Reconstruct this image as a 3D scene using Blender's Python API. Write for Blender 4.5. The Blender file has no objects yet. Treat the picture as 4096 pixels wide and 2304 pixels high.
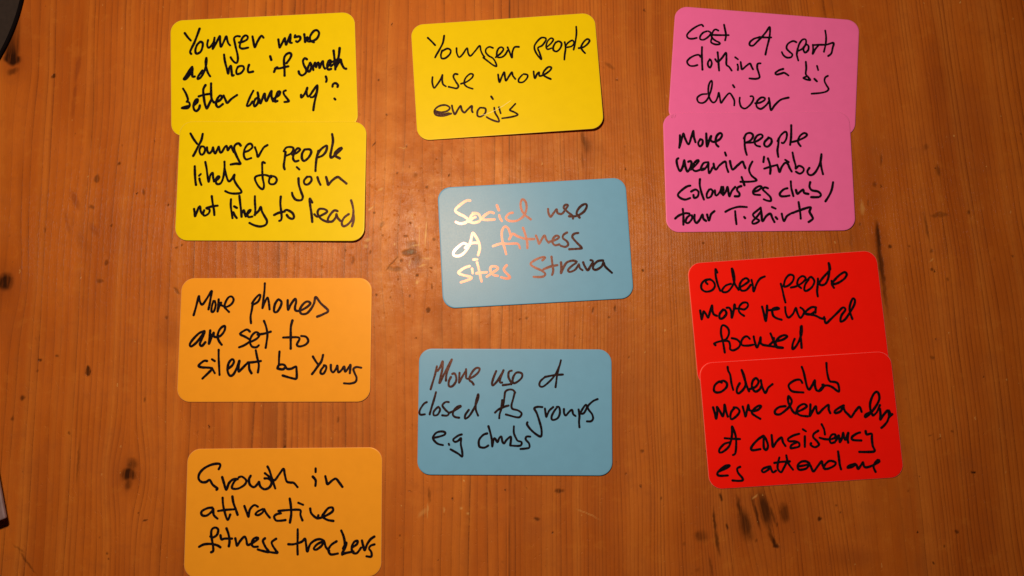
# Colour cards with marker notes on a varnished pine table, seen from above under one warm lamp.
import bpy, bmesh, math, random
import numpy as np
from mathutils import Vector, Matrix
random.seed(7)
scene = bpy.context.scene
col = scene.collection

# ------------------------------------------------------------------ camera
F_PX, TILT, YAW, CAM_H = 3215.0, 0.1009955, 0.0005796, 0.377393
cam_data = bpy.data.cameras.new("camera")
cam_data.sensor_width = 36.0
cam_data.lens = 36.0 * F_PX / 4096.0
cam_data.clip_start, cam_data.clip_end = 0.01, 20.0
cam = bpy.data.objects.new("camera", cam_data)
col.objects.link(cam)
R_CAM = Matrix.Rotation(YAW, 3, 'Y') @ Matrix.Rotation(TILT, 3, 'X')
cam.matrix_world = Matrix.Translation((0, 0, CAM_H)) @ R_CAM.to_4x4()
scene.camera = cam

# ------------------------------------------------------------------ light
world = bpy.data.worlds.new("World")
scene.world = world
world.use_nodes = True
bg = world.node_tree.nodes["Background"]
bg.inputs[0].default_value = (1.0, 0.55, 0.32, 1)
bg.inputs[1].default_value = 0.012

def lamp(name, loc, power, colour, radius):
    d = bpy.data.lights.new(name, 'POINT')
    d.energy, d.color, d.shadow_soft_size = power, colour, radius
    o = bpy.data.objects.new(name, d)
    o.location = loc
    col.objects.link(o)
    return o

lamp("lamp", (-0.0630, 0.1230, 0.365), 6.6, (1.0, 0.90, 0.74), 0.012)

scene.view_settings.view_transform = 'Standard'
scene.view_settings.look = 'None'
scene.view_settings.exposure = 0.0
scene.view_settings.gamma = 1.0
scene.view_settings.use_curve_mapping = False
scene.render.resolution_x, scene.render.resolution_y = 1024, 576
scene.render.engine = 'CYCLES'

# ------------------------------------------------------------------ helpers
PX = 1.174e-4                                   # metres on the table per photo pixel, mid picture

def at(px, py, z=0.0):
    """point of the table plane seen at a photo pixel"""
    d = R_CAM @ Vector(((px - 2048) / F_PX, (1152 - py) / F_PX, -1.0))
    k = (z - CAM_H) / d.z
    return Vector((d.x * k, d.y * k, z))

def tag(o, label=None, cat=None, group=None, kind=None):
    if label: o["label"] = label
    if cat: o["category"] = cat
    if group: o["group"] = group
    if kind: o["kind"] = kind
    return o

def link_mesh(name, verts, faces, mats, parent=None, midx=None, smooth=True):
    me = bpy.data.meshes.new(name)
    me.from_pydata([tuple(v) for v in verts], [], faces)
    for m in (mats if isinstance(mats, (list, tuple)) else [mats]):
        me.materials.append(m)
    if midx:
        me.polygons.foreach_set("material_index", midx)
    me.polygons.foreach_set("use_smooth", [smooth] * len(me.polygons))
    me.update()
    o = bpy.data.objects.new(name, me)
    col.objects.link(o)
    if parent:
        o.parent = parent
    return o

# ------------------------------------------------------------------ node expression helper
class NT:
    def __init__(s, name):
        s.mat = bpy.data.materials.new(name)
        s.mat.use_nodes = True
        s.t = s.mat.node_tree
        s.bsdf = s.t.nodes["Principled BSDF"]
    def put(s, sock, v):
        if isinstance(v, bpy.types.NodeSocket): s.t.links.new(v, sock)
        else: sock.default_value = v
    def math(s, op, a, b=None, c=None, clamp=False):
        n = s.t.nodes.new('ShaderNodeMath'); n.operation = op; n.use_clamp = clamp
        s.put(n.inputs[0], a)
        if b is not None: s.put(n.inputs[1], b)
        if c is not None: s.put(n.inputs[2], c)
        return n.outputs[0]
    def add(s, a, b): return s.math('ADD', a, b)
    def sub(s, a, b): return s.math('SUBTRACT', a, b)
    def mul(s, a, b): return s.math('MULTIPLY', a, b)
    def mad(s, a, b, c): return s.math('MULTIPLY_ADD', a, b, c)
    def mx(s, a, b): return s.math('MAXIMUM', a, b)
    def ss(s, v, lo, hi, a=0.0, b=1.0, kind='SMOOTHSTEP'):
        n = s.t.nodes.new('ShaderNodeMapRange'); n.interpolation_type = kind; n.clamp = True
        s.put(n.inputs[0], v)
        for i, k in enumerate((lo, hi, a, b)): s.put(n.inputs[1 + i], k)
        return n.outputs[0]
    def comb(s, x, y, z=0.0):
        n = s.t.nodes.new('ShaderNodeCombineXYZ')
        for i, k in enumerate((x, y, z)): s.put(n.inputs[i], k)
        return n.outputs[0]
    def sep(s, v):
        n = s.t.nodes.new('ShaderNodeSeparateXYZ'); s.put(n.inputs[0], v)
        return n.outputs[0], n.outputs[1], n.outputs[2]
    def noise(s, v, scale=1.0, detail=2.0, rough=0.5, out=0, dist=0.0):
        n = s.t.nodes.new('ShaderNodeTexNoise'); s.put(n.inputs['Vector'], v)
        n.inputs['Scale'].default_value = scale; n.inputs['Detail'].default_value = detail
        n.inputs['Roughness'].default_value = rough; n.inputs['Distortion'].default_value = dist
        return n.outputs[out]
    def voro(s, v, scale=1.0, out='Distance', feature='F1', rnd=1.0):
        n = s.t.nodes.new('ShaderNodeTexVoronoi'); n.feature = feature; s.put(n.inputs['Vector'], v)
        n.inputs['Scale'].default_value = scale; n.inputs['Randomness'].default_value = rnd
        return n.outputs[out]
    def white(s, w):
        n = s.t.nodes.new('ShaderNodeTexWhiteNoise'); n.noise_dimensions = '1D'; s.put(n.inputs['W'], w)
        return n.outputs['Value']
    def mapv(s, v, loc, rot, scl):
        n = s.t.nodes.new('ShaderNodeMapping'); n.vector_type = 'TEXTURE'; s.put(n.inputs['Vector'], v)
        n.inputs['Location'].default_value = loc; n.inputs['Rotation'].default_value = (0, 0, rot)
        n.inputs['Scale'].default_value = scl
        return n.outputs[0]
    def sphere(s, v):
        n = s.t.nodes.new('ShaderNodeTexGradient'); n.gradient_type = 'SPHERICAL'; s.put(n.inputs[0], v)
        return n.outputs['Fac']
    def mix(s, f, a, b, mode='MIX'):
        n = s.t.nodes.new('ShaderNodeMix'); n.data_type = 'RGBA'; n.blend_type = mode; n.clamp_factor = True
        s.put(n.inputs[0], f)
        for i, k in ((6, a), (7, b)):
            s.put(n.inputs[i], k if isinstance(k, bpy.types.NodeSocket) else (*k, 1.0))
        return n.outputs[2]
    def vadd(s, a, b):
        n = s.t.nodes.new('ShaderNodeVectorMath'); n.operation = 'ADD'; s.put(n.inputs[0], a); s.put(n.inputs[1], b)
        return n.outputs[0]
    def vmad(s, a, b, c):
        n = s.t.nodes.new('ShaderNodeVectorMath'); n.operation = 'MULTIPLY_ADD'
        s.put(n.inputs[0], a); n.inputs[1].default_value = b; n.inputs[2].default_value = c
        return n.outputs[0]
    def attr(s, name):
        a = s.t.nodes.new('ShaderNodeAttribute'); a.attribute_name = name
        return a.outputs['Fac']
    def obj(s):
        return s.t.nodes.new('ShaderNodeTexCoord').outputs['Object']
    def bump(s, h, strength, dist):
        n = s.t.nodes.new('ShaderNodeBump'); n.inputs['Strength'].default_value = strength
        n.inputs['Distance'].default_value = dist; s.put(n.inputs['Height'], h)
        return n.outputs[0]
    def set(s, name, v):
        s.put(s.bsdf.inputs[name], (*v, 1.0) if isinstance(v, tuple) and len(v) == 3 else v)

# ------------------------------------------------------------------ pine table material
# dark marks in the wood: photo px x, y, half width, half height, turn in degrees, darkness, hardness
MARKS = [
 (20,1128,30,36,10,.95,.5),(515,1897,30,28,0,.93,.45),(528,1858,22,26,-40,.65,.3),(513,1935,16,24,10,.6,.3),
 (48,234,34,26,20,.97,.6),(58,200,14,20,0,.6,.4),(50,285,24,16,-20,.6,.3),(215,305,7,13,25,.85,.6),(158,60,10,5,-20,.6,.4),
 (352,1485,9,19,0,.9,.8),(160,1438,9,7,0,.8,.5),(228,1428,8,6,0,.6,.4),(90,1593,10,12,-20,.75,.4),(50,1676,8,10,0,.6,.4),(150,1480,6,6,0,.5,.4),
 (388,714,9,15,10,.55,.7),(478,654,6,7,0,.7,.5),(424,1048,7,12,10,.7,.5),(366,829,12,9,40,.6,.4),(574,767,5,13,-8,.6,.5),(400,1123,16,7,10,.5,.4),
 (665,1270,7,8,0,.55,.4),(580,1595,5,12,-5,.5,.4),(275,1735,5,5,0,.6,.5),(312,1850,5,90,0,.5,.3),(490,580,4,4,0,.4,.5),
 (180,918,5,14,0,.5,.3),(704,994,6,5,0,.7,.5),(726,982,5,5,0,.7,.5),(707,1163,7,20,-40,.55,.4),
 (1496,577,3,14,35,.75,.6),(1626,585,4,8,10,.6,.5),(1660,700,10,12,0,.35,.3),(1707,752,6,7,-20,.6,.5),(1637,668,4,5,0,.6,.5),
 (1638,1008,27,13,0,.72,.7),(1650,985,30,22,20,.4,.2),(1668,1035,26,26,-10,.4,.2),(1566,1053,3,38,40,.6,.5),(1580,1075,34,9,12,.42,.5),(1527,895,9,12,30,.4,.5),
 (1621,941,8,4,0,.6,.5),(1670,1103,6,7,0,.8,.6),(1714,1242,9,10,0,.75,.6),(1592,1118,5,5,0,.55,.5),(1412,1045,6,14,10,.5,.4),(1412,1030,4,8,0,.5,.4),(1531,941,4,4,0,.6,.5),
 (2585,131,12,10,0,.75,.6),(2440,265,26,9,38,.42,.4),(2468,322,5,5,0,.6,.5),(1514,316,4,5,0,.7,.6),(1546,458,4,4,0,.7,.6),(1565,185,3,9,0,.5,.4),
 (2335,560,10,48,-8,.62,.25),(2345,580,26,34,0,.42,.15),(2330,640,6,40,-4,.35,.2),
 (3513,945,9,65,-4,.88,.45),(3522,1045,11,120,-6,.8,.4),(3535,1140,8,120,-6,.62,.3),(3560,987,8,9,0,.75,.5),(3875,848,7,10,0,.6,.4),(3500,740,8,12,0,.5,.3),
 (3726,1003,7,9,0,.6,.4),(3727,1076,6,6,0,.7,.5),(3790,1116,6,8,0,.5,.4),(3757,861,36,10,-1,.42,.6),(3706,905,6,60,-8,.5,.25),(3752,680,9,26,-12,.5,.3),
 (3525,640,5,30,0,.5,.3),(3474,812,4,12,0,.4,.4),(3637,985,7,6,0,.45,.4),(3440,897,5,10,0,.45,.4),(3405,960,6,60,0,.3,.2),(3705,590,12,14,0,.4,.3),
 (2884,1988,6,15,-8,.8,.5),(2858,2085,6,50,-2,.8,.4),(2868,2165,8,55,-10,.75,.3),(2962,2045,10,60,-12,.8,.3),(2980,2095,26,62,-8,.8,.3),(2990,2140,30,30,0,.45,.2),
 (3058,2035,24,72,-12,.85,.35),(3024,2050,7,66,-14,.75,.4),(3090,2060,6,40,-16,.7,.4),(3138,2053,20,38,-8,.7,.4),(3090,2155,9,30,-25,.9,.5),(3103,2180,12,9,20,.9,.5),(3080,2120,6,40,-18,.7,.4),
 (2804,2146,30,24,0,.5,.25),(2790,2142,8,14,20,.6,.4),(2906,2106,5,13,-10,.75,.5),(2738,2176,7,9,0,.4,.3),(2845,2270,5,45,-8,.5,.3),(2790,2280,10,10,0,.3,.2),(3024,2162,5,10,20,.6,.4),(3108,2100,6,6,0,.6,.5),
 (3278,2074,8,7,20,.85,.6),(3894,1887,10,5,-15,.95,.8),(3829,2129,9,7,0,.7,.5),(2568,1806,7,7,0,.7,.5),(2646,1994,5,6,0,.6,.4),(3345,2023,3,5,0,.7,.5),(3360,2050,3,5,0,.6,.5),(3632,1965,4,6,0,.5,.4),(3755,1755,9,4,-35,.6,.4),(3720,1738,10,3,-20,.5,.4),(3810,1728,6,5,0,.6,.4),(3730,1430,9,9,0,.55,.3),(3780,2180,5,5,0,.6,.5),
 (2239,1966,18,9,5,.7,.5),(2147,2073,13,8,15,.7,.5),(1717,1980,6,30,0,.62,.3),(1810,1993,4,4,0,.8,.6),(2210,2132,5,4,0,.7,.5),(2503,1896,4,5,0,.75,.5),(1640,1968,9,3,25,.6,.4),(1598,2140,3,3,0,.7,.5),
 (2435,1273,5,6,0,.6,.5),(2372,1240,4,14,5,.65,.4),(2462,1234,4,14,0,.75,.4),(2080,1278,4,4,0,.7,.5),(2107,1278,6,6,0,.5,.4),(2570,1083,5,6,0,.85,.6),(2515,1430,3,4,0,.6,.5),(2300,1345,3,6,0,.5,.4),(2815,975,4,4,0,.8,.6),
 (582,2081,9,3,-15,.85,.7),(554,2053,5,3,10,.8,.6),(427,2216,5,5,0,.75,.5),(434,2237,4,4,0,.7,.5),(110,2250,4,60,-40,.62,.3),(75,2195,4,36,-55,.5,.3),(400,2145,4,4,0,.5,.4),
 (1641,894,5,3,20,.75,.6),(1796,704,5,4,0,.8,.6),(1778,757,4,4,0,.7,.6),(1497,853,4,5,0,.7,.6),(1726,1072,7,4,20,.75,.6),(1737,958,5,9,0,.6,.5),(1607,1043,6,9,10,.65,.5),(1726,1143,3,13,0,.7,.5),(1745,640,4,4,0,.6,.5),(1588,690,4,5,0,.6,.5),(1480,1010,4,8,0,.6,.5),(1505,1180,5,5,0,.7,.5),(1560,1190,4,4,0,.6,.5),(1640,1180,4,6,0,.6,.5),
 (1138,1788,5,4,0,.7,.5),(1352,1678,5,14,15,.5,.4),(2860,1690,6,60,0,.3,.2),(3010,40,5,5,0,.7,.5),(1000,1290,0.1,0.1,0,0,.5),
]
# pale scuffs of rubbed varnish, and scratch glints painted as pale colour: same fields
SCUFF_GLINT = [(1703,930,2.5,60,3,.75,.5),(1677,955,2.5,48,0,.7,.5),(1483,832,3,18,35,.7,.5),(1520,758,12,6,-30,.5,.4),(1470,960,15,6,-20,.5,.4),(1665,983,20,3,-10,.6,.5),(1690,1062,18,3,-12,.6,.5),(1705,1030,20,3,8,.5,.5),(1640,1050,3,16,10,.5,.5),
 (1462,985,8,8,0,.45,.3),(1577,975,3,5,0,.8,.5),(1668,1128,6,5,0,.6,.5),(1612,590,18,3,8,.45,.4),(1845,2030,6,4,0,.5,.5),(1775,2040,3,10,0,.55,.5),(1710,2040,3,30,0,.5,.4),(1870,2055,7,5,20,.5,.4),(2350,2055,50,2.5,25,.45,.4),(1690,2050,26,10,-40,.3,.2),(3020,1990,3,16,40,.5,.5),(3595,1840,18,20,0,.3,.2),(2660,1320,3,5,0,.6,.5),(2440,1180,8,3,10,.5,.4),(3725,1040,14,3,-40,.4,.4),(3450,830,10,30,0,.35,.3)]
# soft reddish or golden patches: x, y, half width, half height, turn, strength, hardness
PATCH = [(313,268,9,50,6,.55,.5),(300,370,7,34,8,.5,.4),(293,430,9,50,6,.4,.3),(300,800,12,40,-25,.55,.4),(270,890,7,50,-15,.4,.3),(375,915,12,28,-35,.4,.5),(330,970,22,50,-35,.28,.4),
 (120,140,12,40,-3,.5,.3),(670,1330,50,60,0,.3,.4),(3500,720,60,160,0,.25,.2),(3760,350,60,150,0,.4,.15),(3840,500,160,220,0,.3,.1),(1660,1060,70,60,0,.35,.1),(1080,1680,30,220,0,.35,.3),(1000,1290,40,90,0,.3,.3),
 (515,1900,58,66,0,.45,.1),(25,1140,60,90,0,.45,.1),(3040,2080,150,170,0,.3,.1),(55,250,70,80,0,.5,.1),(3530,1060,40,220,-5,.35,.1),(3400,2230,90,40,0,.35,.2),(2360,600,60,100,0,.3,.1)]
KNOTS = [(515,1895,80,150,.9),(20,1128,90,190,1.0),(45,250,90,180,.8),(1640,1008,90,220,.8),(3040,2080,120,260,.5),(2340,570,60,160,.5)]

def wood_material():
    n = NT("varnished_pine")
    P = n.obj()
    rag = n.noise(P, 900.0, 3.0, 0.6, out=1)                       # ragged edges for the marks
    Pm = n.vadd(P, n.vmad(rag, (0.0016, 0.0026, 0), (-0.0008, -0.0013, 0)))
    # grain coordinate in photo pixels across the boards
    x, y, _ = n.sep(P)
    wob = n.noise(n.comb(n.mul(x, 14.0), n.mul(y, 5.0)), 1.0, 2.0, 0.5)
    wob2 = n.noise(n.comb(n.mul(x, 60.0), n.mul(y, 16.0)), 1.0, 2.0, 0.5)
    X = n.mad(x, 1 / PX, 2048.0)
    X = n.mad(n.sub(wob, 0.5), 90.0, X)
    X = n.mad(n.sub(wob2, 0.5), 12.0, X)
    X = n.add(X, n.attr('grain_shift'))                            # rings bow round the knots
    # the right-hand boards lean
    lean = n.mul(n.ss(X, 2300, 3400), n.mul(y, 0.085 / PX))
    X = n.add(X, lean)
    X0 = n.mad(x, 1 / PX, 2048.0)
    bx = n.add(X0, n.mul(y, 0.0))
    # ring phase: slope (rings per px) in bands
    bands = [(-1500,120,1/44),(120,326,1/30),(326,420,1/27),(420,640,1/20),(640,900,1/30),(900,1150,1/42),(1150,1500,1/24),(1500,2035,1/38),
             (2035,2300,1/19),(2300,2700,1/14.5),(2700,3050,1/13),(3050,3420,1/16),(3420,3600,1/45),(3600,4000,1/17),(4000,5600,1/21)]
    ph = None
    for a, b, s in bands:
        t = n.ss(X, a, b, 0.0, (b - a) * s, 'LINEAR')
        ph = t if ph is None else n.add(ph, t)
    # each glued board starts its own rings
    for i, jx in enumerate((326, 1178, 2035, 2905, 3790)):
        ph = n.mad(n.math('GREATER_THAN', bx, float(jx)), 3.37 + i * 1.71, ph)
    vary = n.noise(n.comb(n.mul(X, 0.021), n.mul(y, 3.0)), 1.0, 1.0, 0.5)
    ph = n.mad(n.sub(vary, 0.5), 1.3, ph)
    ring = n.math('FLOOR', ph)
    fr = n.math('FRACT', ph)
    rnd = n.white(ring)
    late = n.mul(n.ss(fr, 0.30, 0.86), n.ss(fr, 0.90, 1.0, 1.0, 0.0))
    line = n.mul(n.ss(fr, 0.82, 0.92), n.ss(fr, 0.94, 1.0, 1.0, 0.0))
    brk = n.noise(n.comb(n.mul(ring, 7.31), n.mul(y, 26.0)), 1.0, 3.0, 0.6)
    amp = n.mul(n.mad(rnd, 0.9, 0.25), n.ss(brk, 0.28, 0.66, 0.35, 1.0))
    soft_zone = n.mul(n.ss(X0, 3330, 3430), n.ss(X0, 3560, 3660, 1.0, 0.0))
    amp = n.mul(amp, n.mad(soft_zone, -0.8, 1.0))
    fine = n.noise(n.comb(n.mul(X, 0.30), n.mul(y, 130.0)), 1.0, 3.0, 0.65)
    pore = n.noise(n.comb(n.mul(X0, 0.16), n.mul(y, 900.0)), 1.0, 2.0, 0.6)
    broad = n.noise(n.comb(n.mul(x, 32.0), n.mul(y, 9.0)), 1.0, 3.0, 0.55)
    cloud = n.noise(P, 26.0, 4.0, 0.6)
    strip = n.noise(n.comb(n.mul(X, 0.012), n.mul(y, 2.0)), 1.0, 2.0, 0.6)
    early_a, early_b = (0.480, 0.104, 0.0085), (0.375, 0.070, 0.0048)
    c = n.mix(n.ss(broad, 0.30, 0.70), early_a, early_b)
    c = n.mix(n.mul(n.ss(strip, 0.42, 0.75), 0.55), c, (0.565, 0.156, 0.018))
    c = n.mix(n.mul(late, n.mul(amp, 0.50)), c, (0.205, 0.036, 0.0040))
    c = n.mix(n.mul(n.mul(line, n.ss(pore, 0.30, 0.62, 0.45, 1.0)), n.mul(amp, 0.80)), c, (0.095, 0.015, 0.0026))
    c = n.mix(n.ss(fine, 0.35, 0.75, 0.0, 0.22), c, (0.25, 0.048, 0.007))
    c = n.mix(n.ss(cloud, 0.48, 0.74, 0.0, 0.30), c, (0.290, 0.062, 0.010))
    blot = n.noise(P, 120.0, 5.0, 0.68)
    c = n.mix(n.ss(blot, 0.50, 0.72, 0.0, 0.34), c, (0.290, 0.058, 0.0065))
    c = n.mix(n.ss(blot, 0.48, 0.30, 0.0, 0.22), c, (0.555, 0.164, 0.021))
    # every board has its own tone, darker rightwards to paint in some light falloff
    tone = 1.0
    for jx, dt in ((326, 0.0), (1178, 0.02), (2035, -0.07), (2905, -0.02), (3790, -0.03)):
        tone = n.mad(n.math('GREATER_THAN', bx, float(jx)), dt, tone)
    c = n.mix(1.0, c, n.comb(tone, tone, tone), 'MULTIPLY')
    # glue joints
    seam = n.ss(n.noise(n.comb(0.0, n.mul(y, 22.0)), 1.0, 2.0, 0.6), 0.35, 0.65, 0.25, 1.0)
    for jx, k in ((326, 0.25), (1178, 0.25), (2035, 0.85), (2905, 0.2), (3790, 0.12)):
        d = n.math('ABSOLUTE', n.sub(bx, float(jx)))
        c = n.mix(n.mul(n.ss(d, 1.2, 3.8, k, 0.0), seam), c, (0.055, 0.010, 0.003))
    soft, dark = n.attr('patch'), n.attr('mark')
    c = n.mix(soft, c, (0.200, 0.031, 0.0045))
    # small scattered specks, dents of daily use
    Ps = n.mapv(n.vadd(P, n.vmad(rag, (0.0024, 0.0030, 0), (-0.0012, -0.0015, 0))), (0, 0, 0), 0.12, (1 / 210.0, 1 / 120.0, 1))
    cell = n.voro(Ps, 1.0, 'Distance'); cr, cg, cb = n.sep(n.voro(Ps, 1.0, 'Color'))
    spk = n.mul(n.ss(cell, 0.02, n.mad(cg, 0.13, 0.04), 1.0, 0.0), n.math('GREATER_THAN', cr, 0.66))
    dark = n.mx(dark, n.mul(spk, n.mad(cb, 0.65, 0.22)))
    streak_mod = n.ss(n.noise(n.comb(n.mul(X, 0.16), n.mul(y, 45.0)), 1.0, 3.0, 0.62), 0.30, 0.56, 0.62, 1.0)
    c = n.mix(n.mul(dark, streak_mod), c, (0.016, 0.0040, 0.0020))
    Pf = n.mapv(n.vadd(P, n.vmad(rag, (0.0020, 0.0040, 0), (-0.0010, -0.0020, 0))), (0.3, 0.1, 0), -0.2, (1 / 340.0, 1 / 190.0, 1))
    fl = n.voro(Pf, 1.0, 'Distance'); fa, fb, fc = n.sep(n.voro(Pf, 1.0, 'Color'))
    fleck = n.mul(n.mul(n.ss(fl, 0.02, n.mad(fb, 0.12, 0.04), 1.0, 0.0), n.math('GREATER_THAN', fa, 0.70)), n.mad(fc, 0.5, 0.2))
    worn_glint = n.mx(n.attr('scuff_glint'), fleck)  # rubbed varnish together with the painted scratch glints
    c = n.mix(worn_glint, c, (0.62, 0.31, 0.085))
    # grey heart of the middle knot
    kp = at(1640, 1008)
    kg = n.sphere(n.mapv(Pm, (kp.x, kp.y, 0), 0, (24 * PX, 9 * PX, 1)))
    c = n.mix(n.ss(kg, 0.15, 0.6, 0.0, 0.6), c, (0.16, 0.11, 0.07))
    n.set('Base Color', c)
    # varnish
    rough = n.ss(n.noise(P, 60.0, 4.0, 0.65), 0.3, 0.7, 0.44, 0.60)
    n.set('Roughness', rough)
    n.set('IOR', 1.45)
    n.set('Specular IOR Level', n.mul(n.mad(dark, -0.75, 1.0), 0.62))
    n.set('Specular Tint', (1.0, 0.60, 0.26))
    # wear: shallow dents and raised grain
    dent_c = n.voro(n.vadd(P, n.vmad(rag, (0.003, 0.003, 0), (0, 0, 0))), 330.0, 'Distance')
    did, dg, _b = n.sep(n.voro(P, 330.0, 'Color'))
    dent = n.mul(n.ss(dent_c, 0.0, 0.22, 1.0, 0.0), n.math('GREATER_THAN', did, 0.45))
    sc = n.voro(n.mapv(P, (0, 0, 0), 0.5, (0.0006, 0.013, 1)), 1.0, 'Distance')
    scid, _g2, _b2 = n.sep(n.voro(n.mapv(P, (0, 0, 0), 0.5, (0.0006, 0.013, 1)), 1.0, 'Color'))
    scratch = n.mul(n.ss(sc, 0.0, 0.25, 1.0, 0.0), n.math('GREATER_THAN', scid, 0.95))
    h = n.mul(n.noise(P, 260.0, 3.0, 0.55), 0.35)
    h = n.mad(fine, 0.35, h)
    h = n.mad(late, 0.12, h)
    h = n.mad(dent, -0.55, h)
    h = n.mad(scratch, -0.4, h)
    h = n.mad(dark, -0.35, h)
    n.set('Normal', n.bump(h, 0.55, 0.00022))
    n.set('Coat Weight', n.mul(n.mad(dark, -0.8, 1.0), 0.075))
    n.set('Coat Roughness', 0.22)
    n.set('Coat Tint', (1.0, 0.92, 0.80))
    n.set('Coat Normal', n.bump(n.mad(dent, -1.0, n.mul(h, 1.3)), 1.0, 0.00042))
    return n.mat

# ------------------------------------------------------------------ card, ink and other materials
def card_material(name, rgb, rough=0.38, spec=0.26):
    n = NT(name)
    P = n.obj()
    mott = n.noise(P, 160.0, 4.0, 0.6)
    tone = n.ss(mott, 0.3, 0.7, 0.975, 1.02, 'LINEAR')
    c = n.mix(1.0, rgb, n.comb(tone, tone, tone), 'MULTIPLY')
    n.set('Base Color', c)
    n.set('Roughness', n.ss(n.noise(P, 1900.0, 2.0, 0.6), 0.3, 0.7, rough - 0.012, rough + 0.012))
    n.set('Specular IOR Level', spec)
    n.set('Specular Tint', (1.0, 0.62, 0.30))
    n.set('Normal', n.bump(n.noise(P, 3600.0, 2.0, 0.6), 0.25, 0.000025))
    return n.mat

def ink_material():
    n = NT("marker_ink")
    P = n.obj()
    k = n.noise(P, 1300.0, 3.0, 0.6)
    n.set('Base Color', n.mix(n.ss(k, 0.35, 0.7), (0.0035, 0.0026, 0.0040), (0.0080, 0.0060, 0.0085)))
    n.set('Specular IOR Level', 0.34)
    n.set('Specular Tint', (1.0, 0.41, 0.25))
    n.set('Coat Weight', 0.08)
    n.set('Coat Roughness', 0.135)
    n.set('Coat Tint', (1.0, 1.0, 1.0))
    n.set('Roughness', n.ss(k, 0.25, 0.75, 0.195, 0.245))
    bmp = n.bump(n.noise(P, 2400.0, 3.0, 0.6), 0.22, 0.00003)
    n.set('Normal', bmp)
    # the bronzed film of dried ink: a broad coppery gloss
    gl = n.t.nodes.new('ShaderNodeBsdfAnisotropic'); gl.distribution = 'BECKMANN'
    gl.inputs['Color'].default_value = (0.058, 0.0225, 0.0150, 1)
    n.put(gl.inputs['Roughness'], n.ss(k, 0.25, 0.75, 0.285, 0.315)); n.put(gl.inputs['Normal'], bmp)
    ad = n.t.nodes.new('ShaderNodeAddShader')
    n.put(ad.inputs[0], n.bsdf.outputs[0]); n.put(ad.inputs[1], gl.outputs[0])
    n.put(n.t.nodes["Material Output"].inputs['Surface'], ad.outputs[0])
    return n.mat

def plain(name, rgb, rough=0.5, spec=0.5, scale=400.0, var=0.12):
    n = NT(name)
    t = n.ss(n.noise(n.obj(), scale, 3.0, 0.6), 0.3, 0.7, 1 - var, 1 + var, 'LINEAR')
    n.set('Base Color', n.mix(1.0, rgb, n.comb(t, t, t), 'MULTIPLY'))
    n.set('Roughness', rough)
    n.set('Specular IOR Level', spec)
    return n.mat

M_INK = ink_material()
M_WOOD = wood_material()

# ------------------------------------------------------------------ the table
def lattice(x, y, scale, seed):
    """smooth value noise -1..1 on arrays"""
    r = np.random.RandomState(seed).uniform(-1, 1, (256, 256))
    u, v = x * scale + 1000.0, y * scale + 1000.0
    i, j = np.floor(u).astype(int), np.floor(v).astype(int)
    f, g = u - i, v - j
    f, g = f * f * (3 - 2 * f), g * g * (3 - 2 * g)
    q = lambda a, b: r[(i + a) % 256, (j + b) % 256]
    return (q(0, 0) * (1 - f) + q(1, 0) * f) * (1 - g) + (q(0, 1) * (1 - f) + q(1, 1) * f) * g

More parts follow.
